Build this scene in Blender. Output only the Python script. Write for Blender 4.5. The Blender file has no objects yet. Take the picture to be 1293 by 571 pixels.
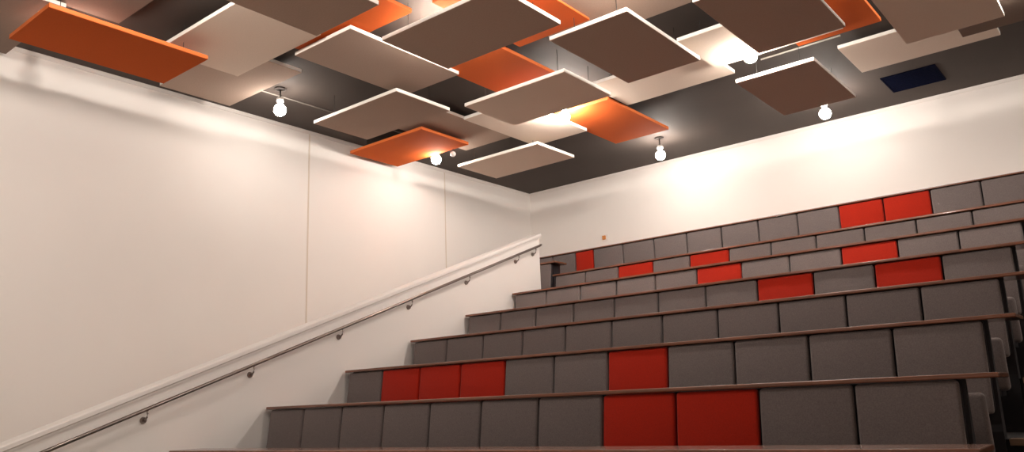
import bpy, bmesh, math, random
from mathutils import Vector, Matrix
random.seed(4)
S = 0.87                      # survey units -> metres
CZ = 1.28                     # eye height above the front floor
scn = bpy.context.scene
C = scn.collection


def V(x, y, z):
    return Vector((x * S, y * S, z * S + CZ))


# ------------------------------------------------------------------ materials
def mat(name, col, rough=0.6, metal=0.0, noise=None, bump=None, spec=None, sheen=0.0, coat=0.0):
    m = bpy.data.materials.new(name)
    m.use_nodes = True
    nt = m.node_tree
    b = nt.nodes['Principled BSDF']
    b.inputs['Base Color'].default_value = (*col, 1)
    b.inputs['Roughness'].default_value = rough
    b.inputs['Metallic'].default_value = metal
    if spec is not None:
        b.inputs['Specular IOR Level'].default_value = spec
    if sheen:
        b.inputs['Sheen Weight'].default_value = sheen
        b.inputs['Sheen Roughness'].default_value = 0.5
    if coat:
        b.inputs['Coat Weight'].default_value = coat
        b.inputs['Coat Roughness'].default_value = 0.07
    tc = nt.nodes.new('ShaderNodeTexCoord')
    if noise:
        scale, amt, stretch = noise
        mp = nt.nodes.new('ShaderNodeMapping')
        mp.inputs['Scale'].default_value = stretch
        nt.links.new(tc.outputs['Object'], mp.inputs['Vector'])
        n = nt.nodes.new('ShaderNodeTexNoise')
        n.inputs['Scale'].default_value = scale
        n.inputs['Detail'].default_value = 5
        nt.links.new(mp.outputs['Vector'], n.inputs['Vector'])
        r = nt.nodes.new('ShaderNodeValToRGB')
        r.color_ramp.elements[0].position = 0.3
        r.color_ramp.elements[1].position = 0.7
        r.color_ramp.elements[0].color = (*[c * (1 - amt) for c in col], 1)
        r.color_ramp.elements[1].color = (*[min(1, c * (1 + amt)) for c in col], 1)
        nt.links.new(n.outputs['Fac'], r.inputs['Fac'])
        nt.links.new(r.outputs['Color'], b.inputs['Base Color'])
    if bump:
        scale, strength = bump
        n2 = nt.nodes.new('ShaderNodeTexNoise')
        n2.inputs['Scale'].default_value = scale
        n2.inputs['Detail'].default_value = 3
        nt.links.new(tc.outputs['Object'], n2.inputs['Vector'])
        bp = nt.nodes.new('ShaderNodeBump')
        bp.inputs['Strength'].default_value = strength
        bp.inputs['Distance'].default_value = 0.004
        nt.links.new(n2.outputs['Fac'], bp.inputs['Height'])
        nt.links.new(bp.outputs['Normal'], b.inputs['Normal'])
    return m


def emit(name, col, strength):
    m = bpy.data.materials.new(name)
    m.use_nodes = True
    nt = m.node_tree
    nt.nodes.remove(nt.nodes['Principled BSDF'])
    e = nt.nodes.new('ShaderNodeEmission')
    e.inputs['Color'].default_value = (*col, 1)
    e.inputs['Strength'].default_value = strength
    nt.links.new(e.outputs[0], nt.nodes['Material Output'].inputs['Surface'])
    return m


M = dict(
    wall=mat('white_paint', (0.86, 0.82, 0.785), 0.75, noise=(1.3, 0.012, (1, 1, 1)), bump=(60, 0.06)),
    low=mat('white_low_wall_paint', (0.87, 0.84, 0.81), 0.6, bump=(60, 0.05)),
    coping=mat('white_gloss_paint', (0.86, 0.83, 0.80), 0.38),
    joint=mat('tan_joint_filler', (0.70, 0.62, 0.53), 0.8),
    ceil=mat('dark_ceiling_paint', (0.066, 0.050, 0.042), 0.8, noise=(1.1, 0.10, (1, 1, 1)), bump=(30, 0.12)),
    grey_felt=mat('grey_felt', (0.50, 0.385, 0.315), 0.95, noise=(90, 0.05, (1, 1, 1)), spec=0.15),
    pale_felt=mat('pale_felt', (0.88, 0.75, 0.635), 0.95, noise=(90, 0.03, (1, 1, 1)), spec=0.15),
    orange_felt=mat('orange_felt', (0.62, 0.120, 0.022), 0.9, noise=(90, 0.04, (1, 1, 1)), spec=0.15),
    dark_felt=mat('dark_grey_felt', (0.26, 0.195, 0.16), 0.95, noise=(90, 0.05, (1, 1, 1)), spec=0.15),
    core=mat('white_panel_edge', (0.86, 0.83, 0.78), 0.7),
    orange_core=mat('orange_panel_edge', (0.78, 0.18, 0.035), 0.7),
    wire=mat('steel_wire', (0.05, 0.045, 0.04), 0.5, 0.6),
    grey_fab=mat('grey_upholstery', (0.185, 0.152, 0.146), 0.92, noise=(160, 0.18, (1, 1, 1)), bump=(420, 0.35), spec=0.2, sheen=0.25),
    red_fab=mat('red_upholstery', (0.46, 0.020, 0.006), 0.9, noise=(160, 0.10, (1, 1, 1)), bump=(420, 0.35), spec=0.2, sheen=0.12),
    shell=mat('black_shell', (0.018, 0.016, 0.020), 0.6),
    wood=mat('brown_varnished_wood', (0.20, 0.066, 0.028), 0.34, noise=(5, 0.28, (1, 14, 14)), coat=0.8),
    vinyl=mat('pale_vinyl_floor', (0.50, 0.42, 0.35), 0.45, noise=(3, 0.06, (1, 6, 1))),
    carpet=mat('dark_carpet', (0.020, 0.018, 0.018), 0.95, noise=(120, 0.3, (1, 1, 1))),
    nosing=mat('wooden_nosing', (0.30, 0.19, 0.12), 0.5, noise=(6, 0.2, (1, 12, 12))),
    steel=mat('brushed_steel', (0.27, 0.23, 0.21), 0.28, 1.0),
    cap=mat('white_lamp_cap', (0.82, 0.80, 0.78), 0.4),
    mount=mat('dark_lamp_mount', (0.07, 0.06, 0.055), 0.5),
    globe=mat('opal_glass', (0.88, 0.86, 0.83), 0.25),
    navy=mat('navy_mesh', (0.004, 0.006, 0.022), 0.9, noise=(220, 0.4, (1, 1, 1)), spec=0.03),
    conduit=mat('painted_conduit', (0.30, 0.27, 0.24), 0.5),
    plate=mat('white_plastic_plate', (0.80, 0.76, 0.72), 0.4),
    orange_plastic=mat('orange_plastic', (0.62, 0.24, 0.06), 0.45),
    front=mat('front_wall_paint', (0.80, 0.74, 0.69), 0.8),
    bulb=emit('lit_bulb', (1.0, 0.90, 0.81), 128.0),
    bulb_dim=emit('dimmer_lit_bulb', (1.0, 0.90, 0.81), 28.0),
    bulb_back=emit('lit_bulb_by_wall', (1.0, 0.90, 0.81), 60.0),
    bulb_low=emit('low_lit_bulb', (1.0, 0.90, 0.81), 9.0),
)


# ------------------------------------------------------------------ helpers
def obj(name, bm, m, parent=None, smooth=False):
    me = bpy.data.meshes.new(name)
    bm.normal_update()
    bm.to_mesh(me)
    bm.free()
    if smooth:
        for p in me.polygons:
            p.use_smooth = True
    o = bpy.data.objects.new(name, me)
    ms = m if isinstance(m, (list, tuple)) else [m]
    for k in ms:
        me.materials.append(k)
    C.objects.link(o)
    if parent:
        o.parent = parent
    return o


def box(bm, a, b, bevel=0.0, seg=2):
    """axis-aligned box between corners a and b (metres)"""
    a, b = Vector(a), Vector(b)
    r = bmesh.ops.create_cube(bm, size=1.0)
    vs = r['verts']
    for v in vs:
        v.co = Vector(((a.x + b.x) / 2 + v.co.x * (b.x - a.x), (a.y + b.y) / 2 + v.co.y * (b.y - a.y), (a.z + b.z) / 2 + v.co.z * (b.z - a.z)))
    if bevel:
        es = list({e for v in vs for e in v.link_edges})
        bmesh.ops.bevel(bm, geom=es, offset=bevel, segments=seg, affect='EDGES', profile=0.5)
    return bm


def cyl(bm, p0, p1, r0, r1=None, seg=16):
    p0, p1 = Vector(p0), Vector(p1)
    d = p1 - p0
    mx = Matrix.Translation((p0 + p1) / 2) @ d.to_track_quat('Z', 'Y').to_matrix().to_4x4()
    bmesh.ops.create_cone(bm, cap_ends=True, segments=seg, radius1=r0, radius2=r0 if r1 is None else r1, depth=d.length, matrix=mx)
    return bm


def tube(bm, pts, r, seg=10):
    """swept tube along a polyline"""
    pts = [Vector(p) for p in pts]
    rings = []
    for i, p in enumerate(pts):
        t = (pts[min(i + 1, len(pts) - 1)] - pts[max(i - 1, 0)]).normalized()
        ref = Vector((0, 0, 1)) if abs(t.z) < 0.9 else Vector((1, 0, 0))
        u = t.cross(ref).normalized()
        w = t.cross(u)
        rings.append([bm.verts.new(p + r * (math.cos(2 * math.pi * k / seg) * u + math.sin(2 * math.pi * k / seg) * w)) for k in range(seg)])
    for a, b in zip(rings, rings[1:]):
        for k in range(seg):
            bm.faces.new((a[k], a[(k + 1) % seg], b[(k + 1) % seg], b[k]))
    bm.faces.new(rings[0][::-1])
    bm.faces.new(rings[-1])
    bmesh.ops.recalc_face_normals(bm, faces=bm.faces)
    return bm


def prism_x(bm, prof, x0, x1):
    """profile [(y,z)...] extruded along X"""
    n = len(prof)
    A = [bm.verts.new((x0, y, z)) for y, z in prof]
    B = [bm.verts.new((x1, y, z)) for y, z in prof]
    bm.faces.new(A)
    bm.faces.new(B[::-1])
    for i in range(n):
        bm.faces.new((A[i], B[i], B[(i + 1) % n], A[(i + 1) % n]))
    bmesh.ops.recalc_face_normals(bm, faces=bm.faces)
    return bm


def lathe(bm, prof, seg=24, at=(0, 0, 0)):
    at = Vector(at)
    rings = []
    for r, z in prof:
        if r < 1e-6:
            rings.append([bm.verts.new(at + Vector((0, 0, z)))])
        else:
            rings.append([bm.verts.new(at + Vector((r * math.cos(2 * math.pi * k / seg), r * math.sin(2 * math.pi * k / seg), z))) for k in range(seg)])
    for a, b in zip(rings, rings[1:]):
        for k in range(seg):
            k2 = (k + 1) % seg
            if len(a) == 1:
                bm.faces.new((a[0], b[k2], b[k]))
            elif len(b) == 1:
                bm.faces.new((a[k], a[k2], b[0]))
            else:
                bm.faces.new((a[k], a[k2], b[k2], b[k]))
    bmesh.ops.recalc_face_normals(bm, faces=bm.faces)
    return bm


def thing(name, label, cat, loc=(0, 0, 0), group=None):
    o = bpy.data.objects.new(name, None)
    C.objects.link(o)
    o.location = loc
    o.empty_display_size = 0.1
    o['label'] = label
    o['category'] = cat
    if group:
        o['group'] = group
    return o


def struct(name, bm, m, parent=None, smooth=False):
    o = obj(name, bm, m, parent, smooth)
    if parent is None:
        o['kind'] = 'structure'
    return o


def bx(a, b, bevel=0.0, seg=2):
    return box(bmesh.new(), a, b, bevel, seg)


# ------------------------------------------------------------------ the room
XL, XR, YB, YF = -8.26, 3.6, 10.80, -3.4
ZF, ZC = -1.47, 3.60
PITCH, RISE = 0.969, 0.359
Y1, Z1 = 4.694, 0.071
X0, PW, NP = -6.901, 0.55, 11
XE = X0 + NP * PW                      # right end of the rows
T = 0.17                               # wall thickness

struct('wall_left', bx(V(XL - T, YF - T, ZF - .3), V(XL, YB + T, ZC + .2)), M['wall'])
struct('wall_back', bx(V(XL, YB, ZF - .3), V(XR, YB + T, ZC + .2)), M['wall'])
struct('wall_right', bx(V(XR, YF - T, ZF - .3), V(XR + T, YB + T, ZC + .2)), M['front'])
struct('wall_front', bx(V(XL, YF - T, ZF - .3), V(XR, YF, ZC + .2)), M['front'])
struct('ceiling', bx(V(XL, YF, ZC), V(XR, YB, ZC + .2)), M['ceil'])
struct('floor', bx(V(XL, YF, ZF - .3), V(XR, YB, ZF)), M['vinyl'])


def zl(i):                             # ledge top of row i
    return Z1 + (i - 1) * RISE


def yl(i):
    return Y1 + (i - 1) * PITCH


XW = -6.945                            # face of the low wall
DROP = 0.74                            # ledge above the tread behind it
for i in range(0, 7):                  # stepped tiers: tread behind ledge i
    zt = zl(i) - DROP
    xl = X0 + .002 if i < 6 else XL
    y0 = yl(i) + .02
    y1 = YB if i == 6 else yl(i + 1) + .02
    struct('floor', bx(V(xl, y0, ZF), V(XR, y1, zt)), M['carpet'])
    struct('trim_%d' % (i + 10), bx(V(XE + .02, y0 - .03, zt - .035), V(XR, y0 + .05, zt + .006), .004), M['nosing'])
# cornice lines under the ceiling
struct('trim_1', bx(V(XL, YF, ZC - .045), V(XL + .014, YB, ZC)), M['wall'])
struct('trim_2', bx(V(XL + .014, YB - .014, ZC - .045), V(XR, YB, ZC)), M['wall'])
# joints of the wall lining
struct('trim_3', bx(V(XL, 6.115, -1.2), V(XL + .004, 6.135, ZC - .045)), M['joint'])
struct('trim_4', bx(V(XL, 8.65, -1.2), V(XL + .004, 8.668, ZC - .045)), M['joint'])

# low raking wall beside the seats, its coping and handrail
SL = 0.38
def zr(y):                             # centre of the handrail
    return -0.2218 + SL * (y - 2.672)
YE, YS = 9.262, 0.6
def Y(y): return y * S
def Zz(z): return z * S + CZ
bm = prism_x(bmesh.new(), [(Y(YS), Zz(ZF)), (Y(YE), Zz(ZF)), (Y(YE), Zz(zr(YE) + .115)), (Y(YS), Zz(zr(YS) + .115))], (XW - .15) * S, XW * S)
lw = struct('wall_low', bm, M['low'])
bm = bmesh.new()
co = [(-.185, .118), (.022, .118), (.030, .126), (.030, .158), (.022, .168), (-.185, .168)]
ya, yb = YS - .02, YE + .02
A = [bm.verts.new(((XW + dx) * S, Y(ya), Zz(zr(ya) + dz))) for dx, dz in co]
B = [bm.verts.new(((XW + dx) * S, Y(yb), Zz(zr(yb) + dz))) for dx, dz in co]
bm.faces.new(A); bm.faces.new(B[::-1])
for k in range(6):
    bm.faces.new((A[k], B[k], B[(k + 1) % 6], A[(k + 1) % 6]))
# a slim bead below the coping
A = [bm.verts.new(((XW + dx) * S, Y(ya), Zz(zr(ya) + dz))) for dx, dz in ((.001, .098), (.014, .098), (.014, .118), (.001, .118))]
B = [bm.verts.new(((XW + dx) * S, Y(yb), Zz(zr(yb) + dz))) for dx, dz in ((.001, .098), (.014, .098), (.014, .118), (.001, .118))]
bm.faces.new(A); bm.faces.new(B[::-1])
for k in range(4):
    bm.faces.new((A[k], B[k], B[(k + 1) % 4], A[(k + 1) % 4]))
bmesh.ops.recalc_face_normals(bm, faces=bm.faces)
struct('coping', bm, M['coping'], lw)

XRAIL = -6.875
hr = thing('handrail', 'long slim steel handrail climbing the low white wall on curved brackets', 'handrail', V(XRAIL, 2.672, zr(2.672)))
def loc(o, p):                         # point relative to a thing's base
    return Vector(p) - o.location
obj('rail', tube(bmesh.new(), [loc(hr, V(XRAIL, y, zr(y))) for y in (1.3, 3, 5, 7, 8.5, 9.19)] + [loc(hr, V(XRAIL - .012, 9.23, zr(9.23) + .002))], .0145, 14), M['steel'], hr, True)
for y in (1.92, 3.478, 4.504, 5.576, 6.613, 7.642, 8.683, 9.087):
    z = zr(y)
    arm = [V(XRAIL, y, z - .012), V(XRAIL + .004, y, z - .04), V(XRAIL - .004, y, z - .07), V(XRAIL - .025, y, z - .09), V(XW + .012, y, z - .095)]
    b = obj('bracket', tube(bmesh.new(), [loc(hr, q) for q in arm], .0062, 10), M['steel'], hr, True)
    obj('rose', cyl(bmesh.new(), loc(hr, V(XW + .001, y, z - .095)), loc(hr, V(XW + .022, y, z - .095)), .026, .020, 20), M['steel'], b)

# ------------------------------------------------------------------ seating
TILT = math.tan(math.radians(7))
LT = 0.026                             # ledge thickness


def pad_mesh(x0, x1, ztop, h, ytop, th, m, name, parent, r=.018):
    """upholstered pad, leaning back: front face runs forward towards its foot"""
    bm = bmesh.new()
    w = x1 - x0
    nx, nz = 8, 8
    # cushion cross-section: rounded front with a slight crown
    box(bm, (0, 0, -h), (w, th, 0))
    bmesh.ops.subdivide_edges(bm, edges=bm.edges[:], cuts=1, use_grid_fill=True)
    for v in bm.verts:
        if v.co.y < 1e-5:
            cx = 1 - abs(v.co.x - w / 2) / (w / 2)
            cz = 1 - abs(v.co.z + h / 2) / (h / 2)
            v.co.y -= .010 * min(cx, cz)
    es = [e for e in bm.edges if len(e.link_faces) == 2 and e.calc_face_angle() > 1.2]
    bmesh.ops.bevel(bm, geom=es, offset=r, segments=4, affect='EDGES', profile=0.5)
    for v in bm.verts:
        v.co = Vector((v.co.x + x0, v.co.y + ytop + v.co.z * TILT, v.co.z + ztop))
    return obj(name, bm, m, parent, True)


ordw = ['first', 'second', 'third', 'fourth', 'fifth', 'sixth', 'seventh', 'eighth', 'ninth', 'tenth', 'eleventh']
rown = {1: 'lowest full row', 2: 'second row up', 3: 'third row up', 4: 'fourth row up', 5: 'fifth row up', 6: 'sixth row up', 7: 'top row'}
RED = {1: (7, 8), 2: (1, 2, 3, 6), 3: (), 4: (7, 9), 5: (5, 8), 6: (2, 4), 7: (7, 8)}
redlab = {
    (1, 7): 'red padded seat back in the lowest full row, left of the red pair',
    (1, 8): 'red padded seat back in the lowest full row, right of the red pair',
    (2, 1): 'red padded seat back, second row up, left of the three red together',
    (2, 2): 'red padded seat back, second row up, middle of the three red together',
    (2, 3): 'red padded seat back, second row up, right of the three red together',
    (2, 6): 'lone red padded seat back between grey ones in the second row up',
    (4, 7): 'red padded seat back, fourth row up, left of the two red',
    (4, 9): 'red padded seat back, fourth row up, right of the two red',
    (5, 5): 'red padded seat back, fifth row up, left of the two red',
    (5, 8): 'red padded seat back, fifth row up, right of the two red',
    (6, 2): 'red padded seat back, sixth row up, left of the two red',
    (6, 4): 'red padded seat back, sixth row up, right of the two red',
    (7, 7): 'full-width red padded seat back in the top row, left of the red pair',
    (7, 8): 'full-width red padded seat back in the top row, right of the red pair',
}
G = .006                               # half gap between pads


def make_seat(x0, x1, ytop, ztop, h, red, label, group, with_seat):
    base = V((x0 + x1) / 2, ytop, ztop - h)
    t = thing('auditorium_seat', label, 'seat', base, group)
    w = (x1 - x0) * S
    pad_mesh(-w / 2 + G, w / 2 - G, h * S, h * S, 0, .045, M['red_fab' if red else 'grey_fab'], 'backrest', t)
    # black shell behind the pad, a touch smaller
    bm = bmesh.new()
    box(bm, (-w / 2 + .004, .046, .02), (w / 2 - .004, .060, h * S - .002), .004, 2)
    for v in bm.verts:
        v.co.y += (v.co.z - h * S) * TILT
    obj('shell', bm, M['shell'], t)
    if with_seat:                      # tipped-up seat cushion, standing in front of the backrest
        bm = bmesh.new()
        hs = .36 * S
        zt = (h - .43) * S + 0.0
        box(bm, (-w / 2 + .05, 0, -hs), (w / 2 - .012, .075, 0), .028, 4)
        for v in bm.verts:
            v.co = Vector((v.co.x, v.co.y - .235 + v.co.z * -.10, v.co.z + zt))
        st = obj('seat', bm, M['grey_fab'], t, True)
        zb = zt - hs
        for xa in (-w / 2 + .10, w / 2 - .09):
            obj('hinge', bx((xa, -.20, zb - .03), (xa + .03, -.02, zb + .06), .005), M['shell'], st)
    return t


ledge_lab = {0: 'lowest brown wooden writing ledge, cut off by the bottom edge of the view', 1: 'brown wooden writing ledge on top of the lowest full row of padded backs'}
for i in range(2, 7):
    ledge_lab[i] = 'brown wooden writing ledge on top of the %s of padded backs' % rown[i]

for i in range(0, 7):
    y, z = yl(i), zl(i)
    zt0 = zl(i - 1) - DROP if i else ZF
    t = thing('bench_row', ledge_lab[i], 'ledge', V(X0, y, zt0), 'wooden ledges of the tiered rows')
    xr = XE + (.165 if i else .20)
    bm = bmesh.new()
    box(bm, loc(t, V(X0 - .022, y - .012, z - LT)), loc(t, V(xr, y + .30, z)), .006, 3)
    dzl, dzr = (.011, .050) if i == 0 else (0, 0)          # the front ledge is not quite level
    x_a, x_b = loc(t, V(X0, y, z)).x, loc(t, V(xr, y, z)).x
    if i == 0:
        for v in bm.verts:
            v.co.z += (dzl + (dzr - dzl) * (v.co.x - x_a) / (x_b - x_a)) * S
    obj('ledge', bm, M['wood'], t)
    # dark board that carries the backs, leaning like them
    bm = bmesh.new()
    yb_ = y * S + .070
    zt_ = (z - LT) * S + CZ - .001
    zb_ = zt0 * S + CZ
    hgt = zt_ - zb_
    pr = [(yb_, zt_), (yb_ + .02, zt_), (yb_ + .02, zb_), (yb_ - .5 * TILT, zb_), (yb_ - .5 * TILT, zt_ - .5)]
    prism_x(bm, [(a - t.location.y, b - t.location.z) for a, b in pr], loc(t, V(X0 + .004, 0, 0)).x, loc(t, V(XE - .004, 0, 0)).x)
    obj('back_board', bm, M['shell'], t)
    # brackets under the overhanging end
    for k in range(12):
        if k in (0, 3, 6, 9, 11):
            xk = X0 + .08 + k * (NP * PW - .16) / 11
            bm = bmesh.new()
            z0 = (z - LT) * S + CZ - .001 
            y0 = yb_ + .021
            prism_x(bm, [(y0 - t.location.y, z0 - t.location.z), (y0 + .16 - t.location.y, z0 - t.location.z), (y0 - t.location.y, z0 - .14 - t.location.z)],
                    loc(t, V(xk - .012, 0, 0)).x, loc(t, V(xk + .012, 0, 0)).x)
            obj('bracket', bm, M['shell'], t)
    if i == 0:
        continue
    for k in range(NP):
        red = k in RED[i]
        lab = redlab[(i, k)] if red else 'grey padded seat back, %s from the left in the %s' % (ordw[k], rown[i])
        make_seat(X0 + k * PW + (.012 if k == 0 else 0), X0 + (k + 1) * PW - (.02 if k == NP - 1 else 0), y + .010, z - LT - .004, .56, red, lab,
                  'padded seat backs of the ' + rown[i], k >= NP - 1)

# top row against the back wall
ZT7, Y7 = 2.412, 10.66
t = thing('bench_row', 'thin brown wooden strip capping the top row along the white back wall', 'ledge', V(X0, Y7, zl(6) - DROP), 'wooden ledges of the tiered rows')
obj('ledge', bx(loc(t, V(XL + .02, Y7 - .012, ZT7 - .018)), loc(t, V(0.3, YB - .002, ZT7)), .004), M['wood'], t)
obj('back_board', bx(loc(t, V(XL + .02, Y7 + .085, zl(6) - DROP)), loc(t, V(0.3, YB - .004, ZT7 - .0185))), M['shell'], t)
k7 = [(-8.20, -7.735, 0, 'grey padded seat back of the top row, partly behind the low wall'),
      (-7.735, -7.275, 0, 'grey padded seat back just left of the narrow red one in the top row'),
      (-7.275, -6.925, 1, 'narrow red padded seat back at the left of the top row')]
for k in range(NP + 1):
    red = k in RED[7]
    lab = redlab[(7, k)] if red else ('grey padded seat back, %s right of the narrow red one, top row' % (ordw[k] if k < 11 else 'twelfth'))
    k7.append((X0 - .024 + k * PW, X0 - .024 + (k + 1) * PW, red, lab))
TK = TILT
TILT = 0.02
for a, b, red, lab in k7:
    make_seat(a, b, Y7 + .008, ZT7 - .022, .75, red, lab, 'padded seat backs of the top row', False)
TILT = TK

# desk at the head of the rows, half hidden by the low wall
yd, zd, xd = 9.85, 2.142, -7.10
t = thing('side_desk', 'short dark wooden desk end showing past the top end of the low white wall', 'desk', V(-7.6, yd, zl(6) - DROP))
obj('desk_top', bx(loc(t, V(-8.1, yd - .01, zd - .03)), loc(t, V(xd, yd + .32, zd)), .006, 3), M['wood'], t)
obj('back_board', bx(loc(t, V(-8.08, yd + .12, zl(6) - DROP)), loc(t, V(xd - .12, yd + .15, zd - .031))), M['shell'], t)
obj('side_panel', bx(loc(t, V(xd - .16, yd + .151, zl(6) - DROP)), loc(t, V(xd - .12, yd + .30, zd - .031))), M['shell'], t)
make_seat(-7.64, -7.19, yd + .01, zd - .035, .56, 0, 'grey padded back under the side desk by the end of the low wall', 'seats at the side desk', True)

# ------------------------------------------------------------------ ceiling panels
# (x0, x1, y0, y1 at unit height), drop height z, kind, label
LO, HI = 3.24, 3.44
TH = 0.040
panels = [
    (-2.253, -2.000, .701, 1.127, LO, 'o', 'large orange ceiling panel low over the left wall, nearest the left edge'),
    (-2.046, -1.645, .999, 1.251, HI - .02, 'p', 'pale ceiling panel with a lit front edge just right of the large orange one'),
    (-2.276, -1.887, 1.127, 1.367, HI + .04, 'g', 'tan-grey ceiling panel tight against the left wall, lamp at its right corner'),
    (-2.360, -1.975, .491, .731, HI + .03, 'd', 'grey-brown ceiling panel in the far left top corner, behind the orange one'),
    (-1.953, -1.880, .612, .856, HI + .05, 'g', None),
    (-1.659, -1.406, .820, 1.247, LO, 'g', 'dark grey ceiling panel at the top, over the left pale panel'),
    (-1.762, -1.374, 1.091, 1.331, HI + .02, 'o', 'orange ceiling panel at the top between two dark grey panels'),
    (-1.803, -1.558, 1.281, 1.707, HI - .04, 'g', 'grey-brown ceiling panel with a bright right edge, left of the biggest dark one'),
    (-1.553, -1.132, 1.388, 1.653, LO, 'g', 'large dark grey ceiling panel at the top, left of the centre'),
    (-2.221, -1.792, 1.663, 1.912, LO + .02, 'g', 'grey ceiling panel with two white edges hanging above the orange one near the left wall'),
    (-2.398, -1.994, 1.974, 2.230, HI - .04, 'o', 'orange ceiling panel by the left wall with a lamp at its lower right'),
    (-2.050, -1.811, 1.870, 2.277, HI + .05, 'g', 'brown-grey ceiling panel behind the orange one by the left wall'),
    (-1.817, -1.571, 2.010, 2.430, HI - .05, 'p', 'pale ceiling panel brightly lit from a lamp at its right edge'),
    (-2.227, -1.798, 2.418, 2.672, LO + .02, 'p', 'pale ceiling panel hanging nearest the far corner of the room'),
    (-1.729, -1.310, 1.918, 2.187, LO + .01, 'p', 'pale ceiling panel with two white edges in the middle of the ceiling'),
    (-1.568, -1.343, 1.550, 1.950, HI, 'o', 'orange ceiling panel between the large dark panel and the middle pale one'),
    (-1.158, -1.060, 1.480, 1.700, HI + .02, 'o', None),
    (-1.214, -.960, 1.711, 2.138, LO, 'g', 'dark grey ceiling panel with white front edge, right of the centre'),
    (-1.320, -.924, 2.070, 2.308, HI + .02, 'p', 'pale ceiling panel under the dark right-centre one, its right corner notched by a neighbour'),
    (-.952, -.565, 1.972, 2.226, HI - .06, 'p', 'pale ceiling panel beside the lamp, half hidden by a big dark one'),
    (-1.200, -.809, 1.545, 1.786, HI + .04, 'g', 'grey-brown ceiling panel at the very top, behind the right-centre dark one'),
    (-.810, -.556, 1.790, 2.219, LO, 'g', 'big dark grey ceiling panel at the top, directly over the bright right lamp'),
    (-.701, -.470, 1.850, 2.253, HI, 'o', 'orange ceiling panel at the top right under the big dark one'),
    (-.456, -.203, 2.040, 2.467, LO, 'p', 'large pale ceiling panel at the top right corner of the view'),
    (-.621, -.232, 2.355, 2.597, HI + .06, 'p', 'long pale ceiling panel above the square navy grille'),
    (-.320, .080, 2.295, 2.535, HI - .10, 'd', 'brown-grey ceiling panel at the right edge behind the large pale one'),
    (-.957, -.702, 2.387, 2.811, LO, 'g', 'dark brown-grey ceiling panel with brilliant white front edge, near the back wall'),
    (-1.575, -1.339, 2.213, 2.640, HI, 'o', 'orange ceiling panel over the middle of the back wall, between two lamps'),
]
panels[4] = (-1.965, -1.570, .612, .856, HI + .08, 'd', 'grey-brown sheet standing in for lit ceiling, behind the large orange panel')  # sheet coloured like a lit patch of the ceiling, in place of real light
panels[16] = (-1.158, -1.060, 1.440, 1.690, HI + .02, 'o', 'narrow orange ceiling strip between the two dark panels, top centre')
panels[16] = (-1.300, -1.060, 1.330, 1.685, HI + .02, 'o', 'orange ceiling panel at the top centre between two dark panels')
for x0, x1, y0, y1, z, kd, lab in panels:
    a, b = V(x0 * z, y0 * z, z), V(x1 * z, y1 * z, z)
    t = thing('ceiling_panel', lab, 'ceiling panel', ((a.x + b.x) / 2, (a.y + b.y) / 2, a.z), 'acoustic panels hung below the ceiling')
    hx, hy = (b.x - a.x) / 2, (b.y - a.y) / 2
    obj('core', bx((-hx, -hy, .003), (hx, hy, TH * S), .003, 2), M['orange_core' if kd == 'o' else 'core'], t)
    obj('facing', bx((-hx + .001, -hy + .001, 0), (hx - .001, hy - .001, .0028)), M[{'o': 'orange_felt', 'p': 'pale_felt', 'g': 'grey_felt', 'd': 'dark_felt'}[kd]], t)
    top = ZC * S + CZ - a.z
    if top > TH * S + .02:
        for sx in (-1, 1):
            for sy in (-1, 1):
                px, py = sx * (hx - .16), sy * (hy - .13)
                w = obj('hanger_wire', cyl(bmesh.new(), (px, py, TH * S), (px, py, top), .0028, seg=6), M['wire'], t)

# ------------------------------------------------------------------ lamps
def lamp(x, y, label, lit=True):
    p = V(x, y, ZC)
    t = thing('ceiling_spotlight', label, 'lamp', p, 'bare spotlights hung from the ceiling')
    obj('mount_plate', lathe(bmesh.new(), [(0, 0), (.055, 0), (.055, -.014), (.02, -.022), (0, -.022)], 20), M['mount'], t)
    obj('stem', cyl(bmesh.new(), (0, 0, -.022), (0, 0, -.100), .008, seg=10), M['mount'], t)
    obj('cap', lathe(bmesh.new(), [(0, -.095), (.026, -.098), (.036, -.108), (.036, -.136), (.022, -.150), (0, -.150)], 20), M['cap'], t, True)
    rb = .060
    prof = [(0, -.150), (.020, -.151), (.022, -.168)] + [(rb * math.sin(a * math.pi / 14), -.226 + rb * math.cos(a * math.pi / 14)) for a in range(3, 15)]
    prof[-1] = (0, prof[-1][1])
    obj('bulb', lathe(bmesh.new(), prof, 24), M['bulb_low' if x < -7 and y < 4 else 'bulb_dim' if x < -7 else 'bulb_back' if y > 9 or x == -.5 or label.startswith('lit spotlight hidden') else 'bulb'], t, True)
    return t


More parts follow.
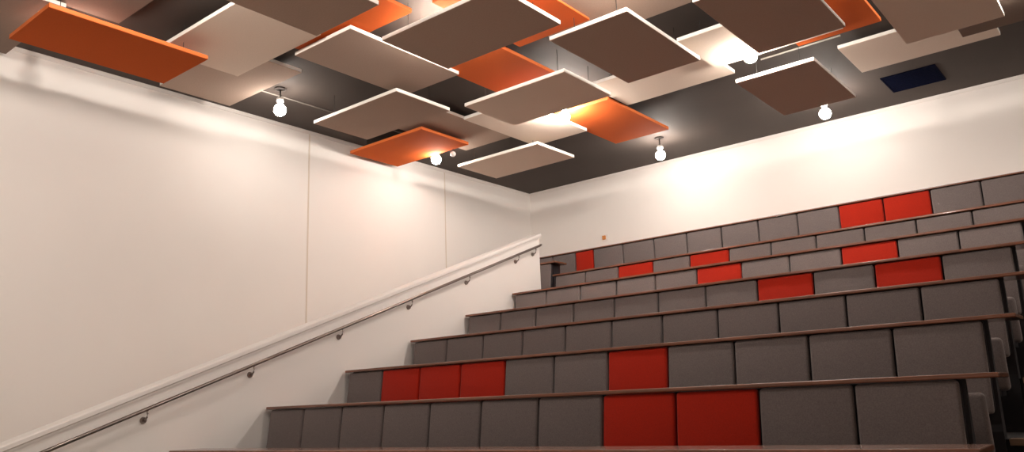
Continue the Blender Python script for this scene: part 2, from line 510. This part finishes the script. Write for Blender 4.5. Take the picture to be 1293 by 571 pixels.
lamps = [
    (-7.32, 5.02, 'lit spotlight hanging near the left wall above the seats, left of all visible lamps'),
    (-7.40, 7.60, 'lit spotlight below the orange panel beside the left wall'),
    (-5.16, 7.50, 'lit spotlight between the middle pale panel and the orange one'),
    (-5.09, 9.72, 'lit spotlight close to the middle of the white back wall'),
    (-2.79, 7.41, 'lit spotlight at the corner of the big dark panel, high on the right'),
    (-2.80, 9.69, 'lit spotlight close to the back wall under the dark brown-grey panel'),
    (-4.72, 5.02, 'lit spotlight hidden above the large dark panel left of the centre'),
    (-7.10, 2.72, 'lit spotlight hidden above the large orange panel'),
    (-5.10, 2.60, 'lit spotlight above the front floor'),
    (-2.80, 5.00, 'lit spotlight above the lowest rows'),
    (1.80, 7.50, 'unseen lit spotlight added as fill on the far right of the hall'),  # out of view, added to brighten the low wall from the right
    (-0.50, 7.50, 'lit spotlight above the right aisle by the upper rows'),
    (-2.80, 2.60, 'unseen lit spotlight added as fill above the front floor, right column'),  # added fill out of view, for the low wall and the pads
    (-5.10, 0.20, 'unseen lit spotlight added as fill in the front of the hall on the left'),  # unseen, added to raise the light coming from the front
]
for x, y, lab in lamps:
    lamp(x, y, lab)

t = thing('globe_lamp', 'small unlit white globe on a short stem beside the left orange panel', 'lamp', V(-7.05, 7.567, ZC))
obj('mount_plate', lathe(bmesh.new(), [(0, 0), (.04, 0), (.04, -.012), (0, -.018)], 18), M['mount'], t)
obj('stem', cyl(bmesh.new(), (0, 0, -.015), (0, 0, -.205), .006, seg=10), M['mount'], t)
obj('globe', lathe(bmesh.new(), [(.033 * math.sin(a * math.pi / 12), -.235 + .033 * math.cos(a * math.pi / 12)) for a in range(13)], 20), M['globe'], t, True)

# conduit along the ceiling between the lamps of the left column
bm = tube(bmesh.new(), [V(-7.52, 4.4, ZC - .008), V(-7.46, 7.0, ZC - .008)], .007, 8)
o = obj('ceiling_conduit', bm, M['conduit'])
o['label'] = 'thin pale conduit running along the dark ceiling past the left lamp'; o['category'] = 'conduit'
bm = tube(bmesh.new(), [V(-2.95, 8.135, ZC - .008), V(-2.1, 8.135, ZC - .008)], .009, 8)
o = obj('ceiling_conduit', bm, M['conduit'])
o['label'] = 'thin pale conduit on the ceiling beyond the top right orange panel'; o['category'] = 'conduit'

# navy ceiling grille
x0, x1, y0, y1 = -.591 * 3.6, -.427 * 3.6, 2.690 * 3.6, 2.853 * 3.6
t = thing('ceiling_grille', 'square navy-black grille set in the ceiling near the back wall', 'grille', V((x0 + x1) / 2, (y0 + y1) / 2, ZC))
h = (x1 - x0) / 2 * S
obj('mesh', bx((-h + .012, -h + .012, -.006), (h - .012, h - .012, 0)), M['navy'], t)
bm = bmesh.new()
box(bm, (-h, -h, -.010), (h, -h + .012, 0)); box(bm, (-h, h - .012, -.010), (h, h, 0))
box(bm, (-h, -h + .012, -.010), (-h + .012, h - .012, 0)); box(bm, (h - .012, -h + .012, -.010), (h, h - .012, 0))
obj('frame', bm, M['navy'], t)
bm = bmesh.new()
for k in range(1, 12):
    yy = -h + .012 + k * (2 * h - .024) / 12
    box(bm, (-h + .013, yy - .003, -.009), (h - .013, yy + .003, -.0061))
obj('slats', bm, M['navy'], t)

# small orange fitting on the back wall
t = thing('wall_plate', 'tiny orange fitting on a white plate low on the back wall', 'wall plate', V(-6.76, YB, 2.575))
obj('plate', bx((-.045, -.008, -.045), (.045, 0, .045), .003), M['plate'], t)
obj('insert', bx((-.036, -.026, -.026), (.016, -.0081, .030), .004), M['orange_plastic'], t)

# ------------------------------------------------------------------ camera
f, yaw, pit, roll = 1011.2, math.radians(-38.78), math.radians(12.60), math.radians(-2.19)
fw = Vector((math.sin(yaw) * math.cos(pit), math.cos(yaw) * math.cos(pit), math.sin(pit)))
rt = Vector((math.cos(yaw), -math.sin(yaw), 0))
up = rt.cross(fw)
r2 = math.cos(roll) * rt + math.sin(roll) * up
u2 = -math.sin(roll) * rt + math.cos(roll) * up
cam = bpy.data.cameras.new('camera')
cam.sensor_width = 36
cam.lens = 36 * f / 1293
cam.clip_start = .05
co_ = bpy.data.objects.new('camera', cam)
co_.matrix_world = Matrix(((r2.x, u2.x, -fw.x, 0), (r2.y, u2.y, -fw.y, 0), (r2.z, u2.z, -fw.z, CZ), (0, 0, 0, 1)))
C.objects.link(co_)
scn.camera = co_

# ------------------------------------------------------------------ world and view
w = bpy.data.worlds.new('world')
scn.world = w
w.use_nodes = True
w.node_tree.nodes['Background'].inputs[0].default_value = (0.02, 0.017, 0.015, 1)
w.node_tree.nodes['Background'].inputs[1].default_value = 0.5
scn.view_settings.view_transform = 'Standard'
scn.view_settings.look = 'None'
scn.view_settings.gamma = 1
scn.view_settings.exposure = 1.95
scn.view_settings.use_curve_mapping = False
scn.cycles.use_denoising = True
scn.cycles.max_bounces = 10
scn.cycles.diffuse_bounces = 6
scn.cycles.sample_clamp_indirect = 6
